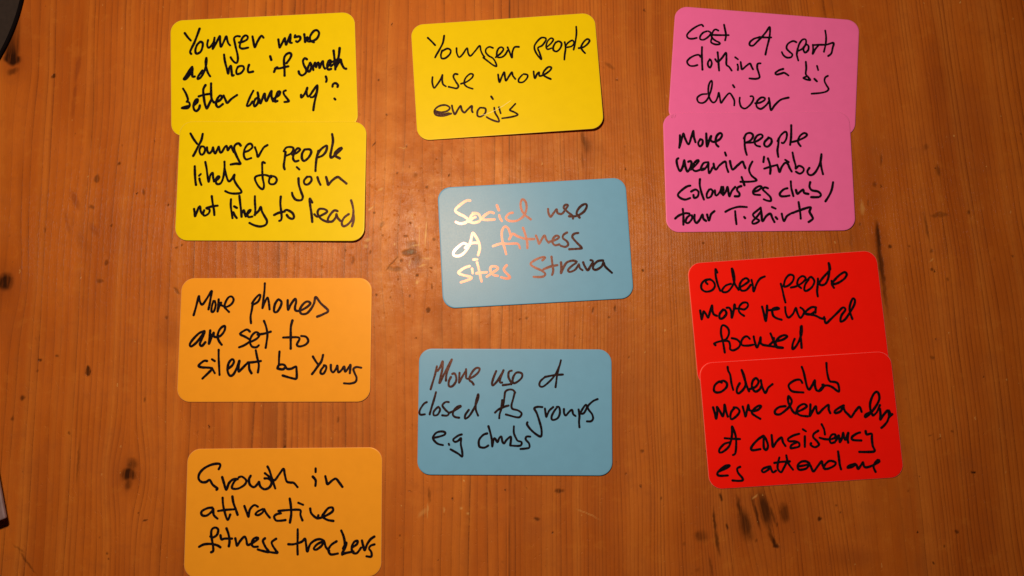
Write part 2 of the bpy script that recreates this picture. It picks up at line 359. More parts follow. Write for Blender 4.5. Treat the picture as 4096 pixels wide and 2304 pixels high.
def build_table():
    W, H, T = 0.75, 0.48, 0.028
    def axis(lim, inner, step):
        n = int(round(2 * inner / step))
        return np.concatenate([np.linspace(-lim, -inner, 12, endpoint=False), np.linspace(-inner, inner, n), np.linspace(inner, lim, 13)[1:]])
    xs, ys = axis(W, 0.262, 0.00040), axis(H, 0.152, 0.00045)
    nx, ny = len(xs), len(ys)
    gx, gy = np.meshgrid(xs, ys)
    wx = lattice(gx, gy, 420, 1) * 0.6 + lattice(gx, gy, 1000, 2) * 0.4
    wy = lattice(gx, gy, 300, 3) * 0.6 + lattice(gx, gy, 800, 4) * 0.4
    mx_, my_ = gx + wx * 0.00045, gy + wy * 0.00085
    def spots(table, grow, keep):
        acc = np.zeros_like(gx)
        for (px, py, rx, ry, rot, s, h) in table:
            p = at(px, py); c, sn = math.cos(math.radians(rot)), -math.sin(math.radians(rot))
            R = 2.2 * max(rx, ry, 6) * PX
            i0, i1 = np.searchsorted(xs, (p.x - R, p.x + R)); j0, j1 = np.searchsorted(ys, (p.y - R, p.y + R))
            if i1 <= i0 or j1 <= j0: continue
            sl = (slice(j0, j1), slice(i0, i1))
            dx, dy = mx_[sl] - p.x, my_[sl] - p.y
            u, v = (c * dx + sn * dy) / (max(rx, 2.5) * grow * PX), (-sn * dx + c * dy) / (max(ry, 2.5) * grow * PX)
            g = np.clip((1 - np.sqrt(u * u + v * v)) / (1 - keep * h), 0, 1)
            acc[sl] = np.maximum(acc[sl], g * g * (3 - 2 * g) * s)
        return acc
    mark = spots(MARKS, 1.35, 0.85)
    patch = spots(PATCH, 1.5, 0.8)
    scuff_glint = spots(SCUFF_GLINT, 1.3, 0.8)
    shift = np.zeros_like(gx)
    for (kx, ky, rx, ry, amp) in KNOTS:
        p = at(kx, ky)
        u, v = (gx - p.x) / (rx * PX), (gy - p.y) / (ry * PX)
        shift -= 0.75 * rx * amp * u * np.exp(-u * u - v * v)
    co = np.stack([gx, gy, np.zeros_like(gx)], -1).reshape(-1, 3)
    k = np.arange(nx * ny).reshape(ny, nx)
    quads = np.stack([k[:-1, :-1], k[:-1, 1:], k[1:, 1:], k[1:, :-1]], -1).reshape(-1, 4)
    rim = np.concatenate([k[0, :], k[1:, -1], k[-1, -2::-1], k[-2:0:-1, 0]])        # round the edge
    low = co[rim].copy(); low[:, 2] = -T
    nb = len(co) + np.arange(len(rim))
    side = np.stack([rim, nb, np.roll(nb, -1), np.roll(rim, -1)], -1)
    co = np.concatenate([co, low]); quads = np.concatenate([quads, side])
    me = bpy.data.meshes.new("table")
    me.vertices.add(len(co)); me.vertices.foreach_set("co", co.astype(np.float32).ravel())
    me.loops.add(quads.size + len(rim)); me.polygons.add(len(quads) + 1)
    me.loops.foreach_set("vertex_index", np.concatenate([quads.ravel(), nb[::-1]]).astype(np.int32))
    me.polygons.foreach_set("loop_start", (np.arange(len(quads) + 1) * 4).astype(np.int32))
    me.update(calc_edges=True); me.validate()
    for name, arr in (("mark", mark), ("patch", patch), ("scuff_glint", scuff_glint), ("grain_shift", shift)):
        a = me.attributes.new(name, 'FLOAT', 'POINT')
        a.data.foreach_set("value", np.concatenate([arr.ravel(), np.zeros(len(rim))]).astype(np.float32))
    me.materials.append(M_WOOD)
    o = bpy.data.objects.new("table", me); col.objects.link(o)
    tag(o, kind="structure")
build_table()

# ------------------------------------------------------------------ handwriting strokes, traced card by card
INK = {}
INK['y1'] = ((670,30),[
("Younger more",[
"200,297 235,345 270,383","372,245 345,320 310,410 280,470 262,515 275,538",
"378,398 345,430 325,480 325,520 345,535 385,510 405,460 408,415 390,397 378,398",
"470,378 460,430 472,465 500,452 535,400 545,350 535,420 525,480 570,400 607,330 610,400 620,455 650,400 680,335 690,370 705,415 725,438",
"838,335 800,332 772,355 778,400 793,470 812,550 815,610 800,643 770,630 745,600 732,577",
"828,405 870,398 920,372 930,340 905,323 870,350 845,410 838,460 870,477 935,465",
"985,335 995,390 1012,460 1040,400 1075,340 1092,328 1113,350",
"1285,370 1290,410 1300,465 1330,410 1360,355 1365,400 1375,432 1400,370 1425,310 1425,360 1420,405 1440,410",
"1480,322 1475,345 1495,340 1525,335 1540,345 1535,375 1505,400 1490,390",
"1585,310 1590,350 1595,400 1620,345 1625,385 1640,395 1690,385 1735,355 1757,300 1735,265 1700,270 1665,310 1650,350 1660,385 1695,402"]),
("ad hoc 'if someth",[
"285,690 255,730 215,790 190,830 215,825 255,780 285,740 290,705 285,750 290,800 315,800","222,800 250,755 270,735",
"405,730 375,770 350,810 352,830 385,810 425,740 450,650 450,585 440,640 455,720 475,770 495,798",
"655,545 665,620 685,700 703,765 712,710 735,675 742,735 750,790 767,785",
"815,690 798,730 805,770 850,760 885,715 875,680 835,680 815,690","945,665 932,710 940,750 990,743",
"1190,565 1203,608","1235,747 1255,700 1275,692",
"1357,790 1355,700 1350,600 1370,550 1410,527 1435,545 1420,590 1380,645","1245,708 1300,705 1370,688 1400,682",
"1615,600 1590,588 1570,620 1582,670 1608,720 1600,760 1560,787 1530,770 1520,740",
"1655,640 1630,690 1622,730 1645,742 1665,700 1665,655 1650,645",
"1690,725 1690,690 1710,640 1722,690 1740,640 1755,645 1762,700 1785,640 1802,622 1808,680 1825,708",
"1850,690 1885,655 1890,615 1868,620 1850,670 1860,718 1895,712",
"1925,500 1935,590 1945,680 1945,718","1995,470 1985,560 1960,650 1948,695 1980,645 2005,605 2018,650 2045,700 2070,710","1885,640 1950,612 1985,592","1895,680 1930,650 1960,610"]),
("better comes up'?",[
"180,940 210,990 232,1045 236,1075 222,1092 248,1098 258,1125 250,1152 225,1168 165,1166 200,1150 240,1142",
"312,1128 345,1100 350,1065 325,1075 302,1130 307,1180 335,1200 365,1172 375,1135",
"440,900 415,950 420,1030 432,1110 455,1170 482,1120 512,1060","505,880 505,960 510,1050 535,1100",
"362,1030 430,1010 500,1000","545,1100 600,1080 632,1040 610,1020 577,1060 562,1120 590,1155 640,1120",
"650,1020 672,1070 692,1105 740,1060 805,1015",
"995,965 965,1020 935,1090 920,1140 950,1135 985,1090","1045,985 1052,1040 1020,1060 1000,1110 1010,1145 1045,1110 1055,1055",
"1060,1060 1078,1110 1102,1050 1125,1000 1132,1060 1148,1085 1178,1020 1205,968 1205,1030 1225,1085",
"1240,1050 1290,1020 1305,980 1282,975 1257,1030 1245,1090 1272,1083","1370,962 1345,975 1352,1010 1390,1060 1405,1088 1355,1095",
"1548,1012 1552,1043 1590,1000 1620,930 1610,980 1625,1030 1650,1018 1690,960 1735,902 1735,960 1715,1050 1700,1120 1690,1190","1738,905 1725,990 1690,1035 1660,1040",
"1835,800 1845,835 1838,862","1912,918 1920,887 1950,877 1975,900 1970,920","1935,1055 1945,1067"])])
INK['y2'] = ((690,470),[
("Younger people",[
"208,185 245,250 285,305","350,190 335,260 300,330 260,410 240,445",
"330,337 312,380 325,425 355,425 378,378 365,340 335,335",
"400,345 405,390 425,415 455,390 470,345 480,395 497,415 520,370 537,338 550,400 572,400 605,345 628,330 640,380 660,350 680,330 692,365 710,402",
"790,325 765,300 725,320 715,370 740,440 775,510 785,538 735,535 675,545",
"830,400 880,385 925,345 910,305 870,315 835,370 827,440 852,485 912,470","955,345 975,400 990,455 1030,390 1060,345 1100,320",
"1310,400 1300,480 1290,560 1300,600","1290,390 1320,348 1380,343 1402,365 1375,415 1320,442",
"1388,432 1440,410 1478,372 1450,357 1415,400 1397,470 1420,508 1460,500",
"1530,372 1502,420 1502,480 1530,502 1580,460 1608,402 1590,370 1540,370",
"1690,385 1670,470 1660,560 1657,620","1682,430 1710,380 1760,337 1790,330 1780,390 1740,440 1690,460",
"1850,192 1860,270 1845,360 1830,440 1845,465 1900,420 1960,360 1940,357 1890,400 1882,440 1938,473"]),
("likely to join",[
"258,565 260,650 265,730 272,780","312,708 320,745 335,782","308,675 328,655",
"380,515 395,590 405,670 420,745 440,665 465,642 470,690 480,740","480,740 520,720 545,690 527,680 500,720 512,768 545,770 570,745 590,685 603,590 602,512",
"602,590 625,680 652,740 690,710 718,662 715,720 745,780 797,850 785,875 720,882 660,875 612,853",
"1070,527 1042,520 1040,600 1045,700 1060,780 1050,828 1020,820 985,780 957,720 962,688 1010,670 1080,667 1145,692",
"1130,692 1117,740 1132,770 1180,770 1208,730 1192,690 1140,675",
"1440,575 1470,602","1460,705 1465,780 1490,860 1510,920 1490,958 1430,953 1395,910 1385,872",
"1560,687 1525,730 1532,770 1570,775 1610,732 1603,690 1565,687","1680,692 1695,740 1715,780",
"1780,690 1795,740 1805,780 1850,730 1912,690 1960,720 2015,765"]),
("not likely to lead",[
"250,1060 255,1100 260,1145 280,1100 307,1037 322,1035 327,1085 345,1115","367,1075 355,1120 377,1138 420,1110 430,1068 400,1055",
"455,912 465,990 480,1070 485,1130","395,1050 460,1030 522,1022",
"678,947 675,1020 685,1100 695,1165","705,1100 725,1140 745,1165","715,1030 745,1047",
"775,908 785,1000 795,1080 800,1150","800,1115 825,1075 837,1110 850,1145","850,1135 890,1100 907,1072 882,1080 867,1120 882,1153 925,1148",
"955,912 955,980 960,1060 955,1130","950,1130 1000,1080 1023,1037 1037,1090 1070,1150 1095,1200 1080,1243 1020,1263 950,1250 892,1222",
"1255,917 1250,1000 1260,1090 1265,1160 1255,1190 1237,1198","1178,1130 1230,1105 1300,1090","1300,1080 1330,1072 1388,1105 1408,1150 1390,1175 1348,1160 1325,1130",
"1620,985 1592,942 1596,1020 1610,1110 1620,1210","1645,1122 1680,1150 1750,1122 1793,1090 1760,1062 1700,1062 1682,1110 1720,1173 1790,1208 1830,1208",
"1912,1085 1870,1080 1812,1150 1803,1200 1850,1205 1890,1160 1900,1120 1912,1160 1945,1197","2042,1120 1990,1160 1962,1220 1980,1260 2030,1240 2080,1180 2097,1100 2087,1020 2070,960","2095,1100 2100,1180 2080,1262"])])
INK['ym'] = ((1630,40),[
("Younger people",[
"235,322 280,365 320,407","425,297 410,380 370,460 335,520 320,550",
"402,470 387,520 397,560 440,557 490,512 500,467 462,447 410,472",
"568,442 572,500 598,547 640,512 690,442 703,500 730,532 780,480 836,415 850,470 870,515 892,543",
"990,440 950,427 912,450 907,490 940,530 990,560 1022,610 1030,652 990,637 930,592 878,552",
"1022,548 1080,502 1112,455 1087,430 1052,450 1035,500 1042,545 1090,547 1130,520 1160,470",
"1160,432 1180,480 1210,550 1215,490 1240,432 1290,427",
"1600,324 1550,322 1495,375 1470,430 1492,500 1550,572 1532,500 1512,440 1562,410 1605,347 1600,324",
"1610,432 1660,390 1690,342 1660,327 1622,365 1607,420 1622,455 1670,442",
"1720,372 1692,420 1692,465 1730,480 1772,440 1785,387 1752,362 1720,377","1822,372 1832,440 1822,520 1818,575",
"1832,420 1860,380 1910,352 1930,382 1902,420 1850,432","1955,192 1958,270 1947,360 1937,410 1925,460",
"1985,442 2040,430 2090,390 2110,352 2082,337 2042,370 2012,430 2030,470 2058,500"]),
("use more",[
"290,777 287,840 307,903 340,870 385,802 405,752 402,810 412,860 445,885","580,745 547,742 532,775 560,830 590,880 570,908 520,900 477,890",
"620,855 690,830 750,782 758,747 722,742 672,790 657,850 690,890 755,913",
"1050,747 1055,790 1067,835 1090,780 1120,722 1130,780 1142,820 1175,770 1210,722 1220,760 1250,800",
"1330,752 1290,800 1292,835 1340,835 1385,790 1390,752 1345,742","1462,712 1465,750 1477,790 1500,745 1525,722 1530,765 1590,745 1650,702 1668,667 1630,662 1582,710 1572,750 1610,778 1660,800"]),
("emojis",[
"320,1168 390,1185 460,1170 490,1132 440,1102 370,1112 320,1150 312,1190 340,1220 420,1227 505,1200","322,1190 400,1207 480,1195",
"515,1107 525,1160 550,1208 580,1160 615,1112 630,1160 660,1188 700,1150 745,1112 745,1160 755,1185",
"840,1132 812,1170 812,1225 850,1235 900,1195 902,1142 850,1132","1005,1132 1015,1190 1050,1250 1060,1293 1010,1285 950,1260 917,1240","970,1002 990,1032",
"1060,1127 1070,1165 1080,1198","1250,1087 1210,1130 1187,1160 1240,1185 1278,1215 1200,1240 1097,1255"])])
INK['p1'] = ((2640,10),[
("Cost of sports",[
"500,275 480,257 420,280 350,330 312,380 332,415 380,420 425,410","545,332 500,350 467,390 467,425 510,430 568,390 588,352 560,332",
"675,325 640,312 610,345 600,400 640,440 690,465 690,483 640,485 592,460 600,415","742,257 755,320 765,380 755,438","600,375 680,378 795,378",
"1145,405 1090,420 1042,460 1042,495 1080,498 1130,450 1180,400 1230,340 1270,285 1275,340 1265,420 1240,520 1222,603","1150,400 1220,405 1288,405",
"1580,460 1540,447 1482,480 1467,530 1500,570 1533,600 1520,633 1470,638 1430,610 1412,575","1595,530 1585,600 1603,673",
"1588,590 1610,490 1650,432 1688,430 1690,480 1650,535 1605,560","1690,487 1662,540 1682,580 1718,550 1720,502 1695,485",
"1772,490 1775,550 1770,595 1800,540 1835,500","1780,493 1850,490 1930,488 2010,468 2000,530 1985,590 1950,620","1915,325 1925,400 1920,480 1900,570"]),
("clothing a big",[
"470,630 450,607 400,615 340,650 314,690 342,730 390,736 433,725","487,517 485,600 488,700 492,778","580,660 557,690 557,730 580,753 600,710 590,670 575,657",
"668,577 675,650 680,730 685,788","640,657 670,690 720,640 765,582 770,650 770,720 800,745 830,788",
"898,717 905,750 902,783","872,635 903,658","935,690 942,740 952,775 1000,735 1043,707 1060,740 1078,775",
"1165,705 1132,712 1127,760 1145,820 1153,868 1110,885 1037,880","1428,770 1380,785 1337,817 1352,835 1400,825 1440,815 1488,845",
"1690,687 1695,760 1690,830 1720,868 1740,898 1700,893 1662,875 1700,857","1790,885 1818,913","1820,735 1833,783",
"1945,850 1915,870 1907,910 1930,960 1953,1000 1930,1030 1860,1048 1757,1057"]),
("driver",[
"540,1060 480,1067 432,1105 447,1155 500,1163 550,1120 590,1020 605,930 592,907 565,960 560,1050 580,1120 612,1158 645,1145 670,1090 682,1047 695,1110 707,1163 740,1120 782,1067 810,1052 840,1090 862,1140 860,1193",
"845,957 862,983","925,1102 922,1150 942,1210 990,1228 1050,1180 1083,1120 1073,1087 1048,1087",
"1105,1168 1160,1160 1210,1132 1213,1107 1172,1102 1122,1150 1122,1208 1170,1233 1230,1190 1260,1150","1262,1107 1272,1170 1287,1248 1330,1190 1400,1127 1490,1102"])])
INK['p2'] = ((2630,440),[
("More people",[
"260,292 260,370 252,438 280,340 300,272 320,330 360,398 390,320 415,242 422,310 440,373","495,342 472,380 487,420 518,400 523,352 495,337",
"565,272 568,350 575,423 600,350 622,302 615,345 650,370 720,340 748,290 725,267 687,300 672,360 682,400 705,423",
"1010,310 1010,400 1020,470 1035,520","1002,330 1030,277 1080,267 1108,300 1080,350 1022,380","1022,378 1110,375 1170,350 1218,310 1200,282 1152,300 1122,360 1142,408 1188,423",
"1290,322 1242,370 1242,413 1280,423 1320,380 1318,337 1285,317","1405,330 1400,400 1390,470 1400,543","1392,360 1430,292 1480,252 1500,277 1490,340 1460,383 1442,380",
"1550,177 1550,250 1547,330 1537,403","1540,375 1620,355 1700,320 1733,287 1700,267 1652,300 1627,360 1640,395 1658,418"]),
("wearing 'tribal",[
"240,560 222,582 232,650 262,708 295,650 310,582 322,650 347,713 380,670 395,615 380,592 357,600",
"385,690 440,640 478,592 460,582 422,620 407,680 440,708 500,690 545,675","590,605 540,612 512,650 502,693 540,690 580,640 590,617 590,680 600,733 640,665",
"650,622 660,670 680,690 720,640 785,597 800,660 820,718","782,492 795,528","840,592 850,640 872,690 930,640 985,597 1000,630 1018,673",
"1100,597 1072,650 1062,700 1090,760 1148,813 1080,830 962,832","975,777 990,820 1005,868","1235,542 1227,603","1280,562 1300,620 1310,680 1305,738","1237,680 1300,660 1372,640",
"1387,635 1402,680 1415,718 1440,660 1480,612 1510,625 1530,670 1555,713","1480,577 1520,603","1565,492 1580,570 1600,640 1602,680 1640,647 1690,672 1690,710 1650,738 1605,715",
"1760,672 1737,710 1752,748 1790,753 1830,720 1870,650 1893,580 1900,512 1890,590 1900,670 1918,743"]),
("colours eg club/",[
"380,877 340,887 280,930 237,980 262,1018 320,1038 378,1020","390,945 440,922 475,950 465,1003 425,1018 417,985","492,802 490,870 510,960 538,1038",
"600,922 572,970 577,1018 620,1000 640,942 617,917","665,932 672,985 695,985 730,935 742,892 740,970 765,935 760,892","760,985 790,950 812,892 832,1000 860,940 900,892",
"970,882 932,897 922,930 950,968 942,998 897,1000","1000,848 1008,872","1112,950 1170,930 1208,892 1180,882 1132,910 1107,950 1122,978 1188,985",
"1280,907 1242,897 1222,922 1260,960 1308,1010 1313,1053 1270,1050 1232,1035","1505,907 1460,922 1417,970 1432,998 1480,1000 1528,992","1545,827 1550,900 1565,960 1575,998",
"1605,927 1620,970 1650,950 1688,922 1700,960 1748,973","1770,837 1762,890 1790,930 1860,945 1893,980 1870,1008 1782,1010","2035,837 2020,920 1990,990 1947,1058"]),
("tour T-shirts",[
"293,1147 300,1220 300,1290 300,1328","205,1258 250,1222 320,1197 368,1200","378,1217 340,1250 327,1300 360,1308 400,1260 398,1222","430,1215 430,1280 455,1308 490,1270 520,1212 532,1260 562,1285",
"575,1212 588,1265 600,1280 620,1210 660,1172","787,1180 850,1147 940,1122 1035,1125","900,1172 905,1240 915,1323","1005,1240 1015,1253",
"1195,1132 1150,1170 1107,1210 1130,1250 1178,1280 1150,1308 1107,1318 1102,1290 1150,1240 1195,1180","1195,1132 1205,1200 1217,1288 1260,1230 1308,1202 1330,1250 1355,1298","1370,1242 1388,1263","1327,1125 1368,1143",
"1440,1202 1450,1250 1467,1288 1500,1230 1560,1192","1635,1067 1645,1130 1655,1200 1660,1258","1567,1193 1640,1165 1770,1127 1762,1180 1790,1230 1798,1263 1752,1298"])])
INK['b1'] = ((1740,700),[
("Social use",[
"405,297 372,295 312,330 237,400 262,440 340,480 383,520 350,553 290,563 242,545","470,442 422,470 402,530 440,553 510,538 528,500 500,452 440,442","395,540 440,500 468,488",
"680,442 640,430 580,465 547,505 582,520 688,515","745,467 755,500 775,533","717,352 740,408","900,437 860,447 822,490 842,523 890,535 960,525 1030,470 1060,390 1050,312 1012,282 992,330 1002,400 1040,460 1108,513",
"1310,392 1315,440 1340,483 1375,440 1410,397 1420,440 1470,450 1512,400 1540,352 1512,345 1492,380 1540,430 1590,470 1600,505","1555,478 1640,475 1720,430 1758,370 1748,337 1702,352 1657,400 1642,450 1675,493"]),
("of fitness",[
"380,812 330,792 270,832 217,890 222,933 280,938 340,900 390,830 415,760 427,700 440,672 470,710 508,780 518,850 500,928","350,845 420,792 508,785",
"875,692 850,622 810,597 777,650 777,740 802,830 825,918","672,825 760,797 860,797 958,797 985,848","860,743 893,685","880,690 910,683 960,712 1050,740 1148,742","1020,612 1050,700 1068,780 1070,848",
"1170,702 1190,750 1207,798 1240,740 1270,702 1290,750 1318,785","1325,775 1400,750 1438,722 1410,702 1372,730 1362,780 1390,813 1440,805","1530,667 1492,690 1482,730 1530,770 1543,808 1510,833 1457,820","1660,672 1612,682 1592,720 1640,780 1698,840 1680,853 1557,860"]),
("sites S",[
"400,1057 340,1077 272,1130 320,1158 408,1180 418,1200 360,1225 302,1243","430,1087 438,1138","447,980 488,978","487,1012 505,1080 522,1160 540,1233","482,1140 540,1132 600,1127",
"600,1178 670,1130 728,1087 710,1062 652,1062 642,1110 680,1158 728,1168","830,1047 802,1080 802,1110 850,1160 868,1188 830,1200 767,1185",
"1245,988 1275,957 1240,952 1160,985 1107,1030 1150,1068 1240,1110 1278,1150 1240,1180 1142,1180","1350,947 1360,1030 1370,1110 1357,1158","1257,1093 1340,1060 1418,1045",
"1460,1012 1465,1080 1460,1138 1490,1070 1530,1012 1600,992 1640,1005","1635,1020 1590,1050 1542,1100 1562,1123 1620,1100 1660,1050 1667,1035 1680,1080 1710,1103",
"1717,1012 1737,1060 1770,1103 1800,1060 1828,1012 1823,992 1803,987","1948,990 1890,997 1842,1040 1832,1085 1870,1098 1930,1060 1953,1012 1972,1060 2050,1133"])])
INK['b2'] = ((1650,1380),[
("More use of",[
"283,247 262,340 235,430 210,513","292,300 325,250 350,190 345,285 312,440 370,330 455,168 415,270 392,350 388,412",
"445,372 422,420 422,475 460,478 500,430 508,382 490,332 462,335","545,322 542,380 540,438 575,370 613,307 622,280 620,365","620,380 640,392 700,370 760,320 778,272 740,267 702,300 662,370 662,410 690,430 708,458",
"970,302 942,370 922,440 932,468 980,420 1030,340 1055,292 1022,370 1012,430 1038,435","1150,297 1117,312 1112,370 1132,415 1142,450 1047,465","1190,332 1162,380 1167,440 1210,430 1265,380 1268,332 1220,317 1182,345 1145,455",
"1540,368 1482,420 1472,470 1510,483 1580,430 1650,350 1700,250 1720,177","1700,250 1677,340 1667,420 1658,488","1537,370 1640,350 1743,342"]),
("closed fb groups",[
"165,662 132,682 92,740 80,785 95,808 143,803","272,547 250,630 222,720 199,803","290,722 247,770 247,813 290,808 320,750 300,717","420,662 382,662 347,700 380,750 420,790 400,818 345,815",
"430,785 500,752 560,712 540,707 492,740 467,800 490,833 540,843","652,752 612,810 612,853 660,820 720,720 760,620 760,572 737,650 732,740 760,818",
"1190,552 1165,522 1120,517 1077,540 1065,610 1055,680 1030,740 1010,800 1005,848","957,783 1000,745 1060,717 1113,702","1040,640 1030,720","1185,552 1165,630 1147,700 1160,740 1220,757 1263,790 1250,828 1210,838 1082,805",
"1505,720 1450,717 1412,735 1440,790 1470,880 1495,980 1490,1058 1440,1040 1370,980 1327,920 1332,897","1535,737 1542,790 1552,833 1582,765 1630,720","1680,717 1640,770 1612,830 1622,868 1680,850 1708,790 1700,722 1672,717",
"1755,742 1757,790 1777,818 1810,780 1848,752 1862,800 1890,823","1925,747 1935,820 1930,890 1935,953","1940,800 1970,742 2008,692 2020,722 1990,785 1962,798","2145,627 2090,652 2032,710 2042,750 2080,800 2093,850 2070,883 2022,885"]),
("e.g clubs",[
"240,1077 310,1062 370,1040 378,1012 330,1002 272,1020 237,1075 262,1120 300,1148 353,1160","420,1145 425,1158","570,1037 530,1050 472,1095 492,1123 530,1110 562,1080 560,1150 575,1230 575,1293 530,1260 442,1210",
"865,1025 820,1042 772,1100 772,1170 800,1188 840,1188 878,1165","880,942 900,1010 920,1100 925,1175 940,1095 958,1085 985,1125 1005,1080 1030,1062 1042,1120 1062,1138 1090,1100 1138,1062 1140,1110 1132,1163",
"1175,942 1175,1020 1200,1080 1220,1110 1263,1125 1258,1160 1220,1170 1132,1165","1365,1062 1322,1062 1312,1095 1350,1140 1353,1188 1310,1200 1252,1205"])])
INK['o1'] = ((690,1100),[
("More phones",[
"245,465 270,380 305,247 315,300 345,343 400,270 453,187 440,280 430,340 417,398","475,302 457,360 452,423 480,418 500,350 490,302","535,282 532,350 522,423 545,350 562,322 555,350",
"560,347 620,370 680,340 708,290 690,252 652,257 617,310 602,370 622,395 655,428","932,310 920,400 905,480 910,558","922,330 960,272 1008,227 1018,250 990,310 932,345","1070,97 1065,190 1052,290 1042,383 1062,330 1100,262 1115,310 1125,398",
"1220,287 1187,340 1177,420 1210,428 1250,370 1263,312 1230,282","1335,292 1335,350 1342,403 1372,340 1420,277 1433,310 1420,370 1427,410 1480,413 1560,370 1598,327 1560,307 1512,340 1477,400 1492,448 1550,448 1600,400 1640,330 1660,257 1720,330 1803,413 1745,455 1677,483"]),
("are set to",[
"370,652 312,672 242,740 202,800 217,828 280,780 340,700 370,662 340,740 317,800 340,823 380,780","350,690 330,760","437,642 430,720 422,798 452,720 478,667 482,715 550,708 600,650 608,597 582,597 542,640 522,710 540,768 570,808","440,690 425,760",
"895,655 860,632 792,670 787,690 840,715 900,753 890,775 830,815 772,838","915,772 980,735 1008,692 970,662 922,700 897,770 920,828 970,838 1000,815","1060,532 1085,600 1100,690 1090,780 1080,843","987,690 1060,680 1138,657",
"1390,527 1372,600 1370,700 1370,780 1370,853","1282,725 1372,722 1450,722 1472,742 1442,805 1472,828 1540,808 1573,765 1548,717 1492,707"]),
("silent by Young",[
"400,997 362,997 302,1050 340,1070 400,1073 443,1077 460,1087 420,1130 347,1200","460,1085 475,1110 490,1138","457,977 490,998","535,867 535,960 540,1060 545,1158",
"638,1090 690,1050 713,1000 690,977 652,1020 637,1100 660,1163 700,1158 740,1090 775,995 767,1050 767,1118 800,1090 860,1030 885,1022 890,1090 915,1138","965,872 980,950 1000,1040 990,1128","872,1015 940,1010 1023,997",
"1240,887 1235,960 1232,1040 1220,1070","1217,1082 1232,1045 1280,1037 1308,1060 1280,1093 1220,1085","1308,1060 1330,1088 1380,1085 1430,1062 1438,1110 1440,1170 1430,1203 1360,1190 1277,1165",
"1627,945 1660,1000 1690,1040","1745,927 1725,1000 1682,1060 1640,1120 1617,1148","1760,1052 1722,1100 1717,1138 1750,1143 1780,1090 1778,1052 1755,1047",
"1835,1042 1837,1100 1862,1128 1900,1080 1910,1052 1922,1128 1960,1100 1990,1062 2002,1120 2050,1060 2063,1042 2055,1138","2188,1075 2130,1067 2097,1090 2112,1140 2133,1190 2120,1238 2060,1258 1987,1255"])])
INK['o2'] = ((730,1780),[
("Growth in",[
"420,280 438,240 420,217 340,227 252,270 197,330 187,390 220,428 270,430 315,407 350,460 403,503 395,518","460,372 480,440 507,518 540,440 590,397 640,395",
"652,375 690,367 738,410 720,460 650,503 592,508 572,488 600,425 640,392","790,357 770,400 782,460 830,488 880,440 887,432 902,480 950,513 1008,490 1033,432 1000,392 952,387",
"985,250 1010,300 1040,400 1075,503","955,327 1010,370 1065,408 1120,340 1170,277 1185,340 1207,420 1250,435 1290,440 1333,488","1510,367 1543,410 1540,473","1543,272 1543,313","1655,362 1667,410 1682,453 1740,407 1780,392 1820,440 1853,485"]),
("attractive",[
"345,727 290,732 222,770 227,813 280,818 340,770 355,742 362,810 405,853","465,612 470,690 487,770 522,868 553,807","578,597 590,670 615,740 638,808","412,765 500,752 598,745",
"717,707 740,770 765,833 780,750 830,697 873,715","930,742 870,772 847,803 880,813 930,780 945,742 970,790 1013,843","1140,792 1092,802 1062,830 1082,873 1130,878 1193,870","1243,622 1255,700 1260,800 1245,898",
"1112,765 1180,757 1260,752 1340,750 1370,762 1367,810 1390,873","1342,670 1398,693","1480,737 1492,790 1540,838 1582,848 1660,820 1738,770 1738,727 1690,732 1642,790 1622,830 1680,868 1748,880","1575,815 1565,850"]),
("fitness trackers",[
"322,1060 350,1073 400,1040 413,980 380,957 342,977 332,1030 342,1100 355,1180 355,1228 332,1243","192,1180 250,1152 330,1147 400,1162 438,1185","440,1047 452,1093 490,1085 573,1085","510,967 535,1040 545,1120 537,1173",
"612,1082 622,1130 632,1168 670,1110 718,1062 740,1100 755,1158 820,1130 878,1087 860,1072 822,1092 802,1140 820,1178 873,1178","955,1082 932,1112 960,1180 998,1238 920,1225 872,1210","1085,1087 1037,1122 1042,1160 1080,1220 1098,1250 1000,1240",
"1335,977 1335,1070 1332,1170 1335,1268","1227,1150 1290,1150 1380,1122 1420,1087 1432,1150 1447,1233 1480,1150 1540,1102 1600,1092 1640,1112","1640,1112 1562,1150 1522,1200 1550,1213 1610,1170 1642,1122 1660,1180 1700,1228","1785,1117 1722,1160 1692,1220 1720,1268 1800,1258",
"1840,992 1870,1070 1880,1160 1852,1268","1862,1200 1898,1132 1890,1180 1852,1258 1900,1250 1980,1235","1962,1190 2020,1150 2028,1112 1992,1122 1962,1180 1972,1243 2020,1253 2070,1190","2080,1107 2092,1160 2112,1218 2140,1150 2180,1092 2223,1062","2225,1152 2182,1167 2162,1200 2188,1240 2188,1293 2132,1290"])])
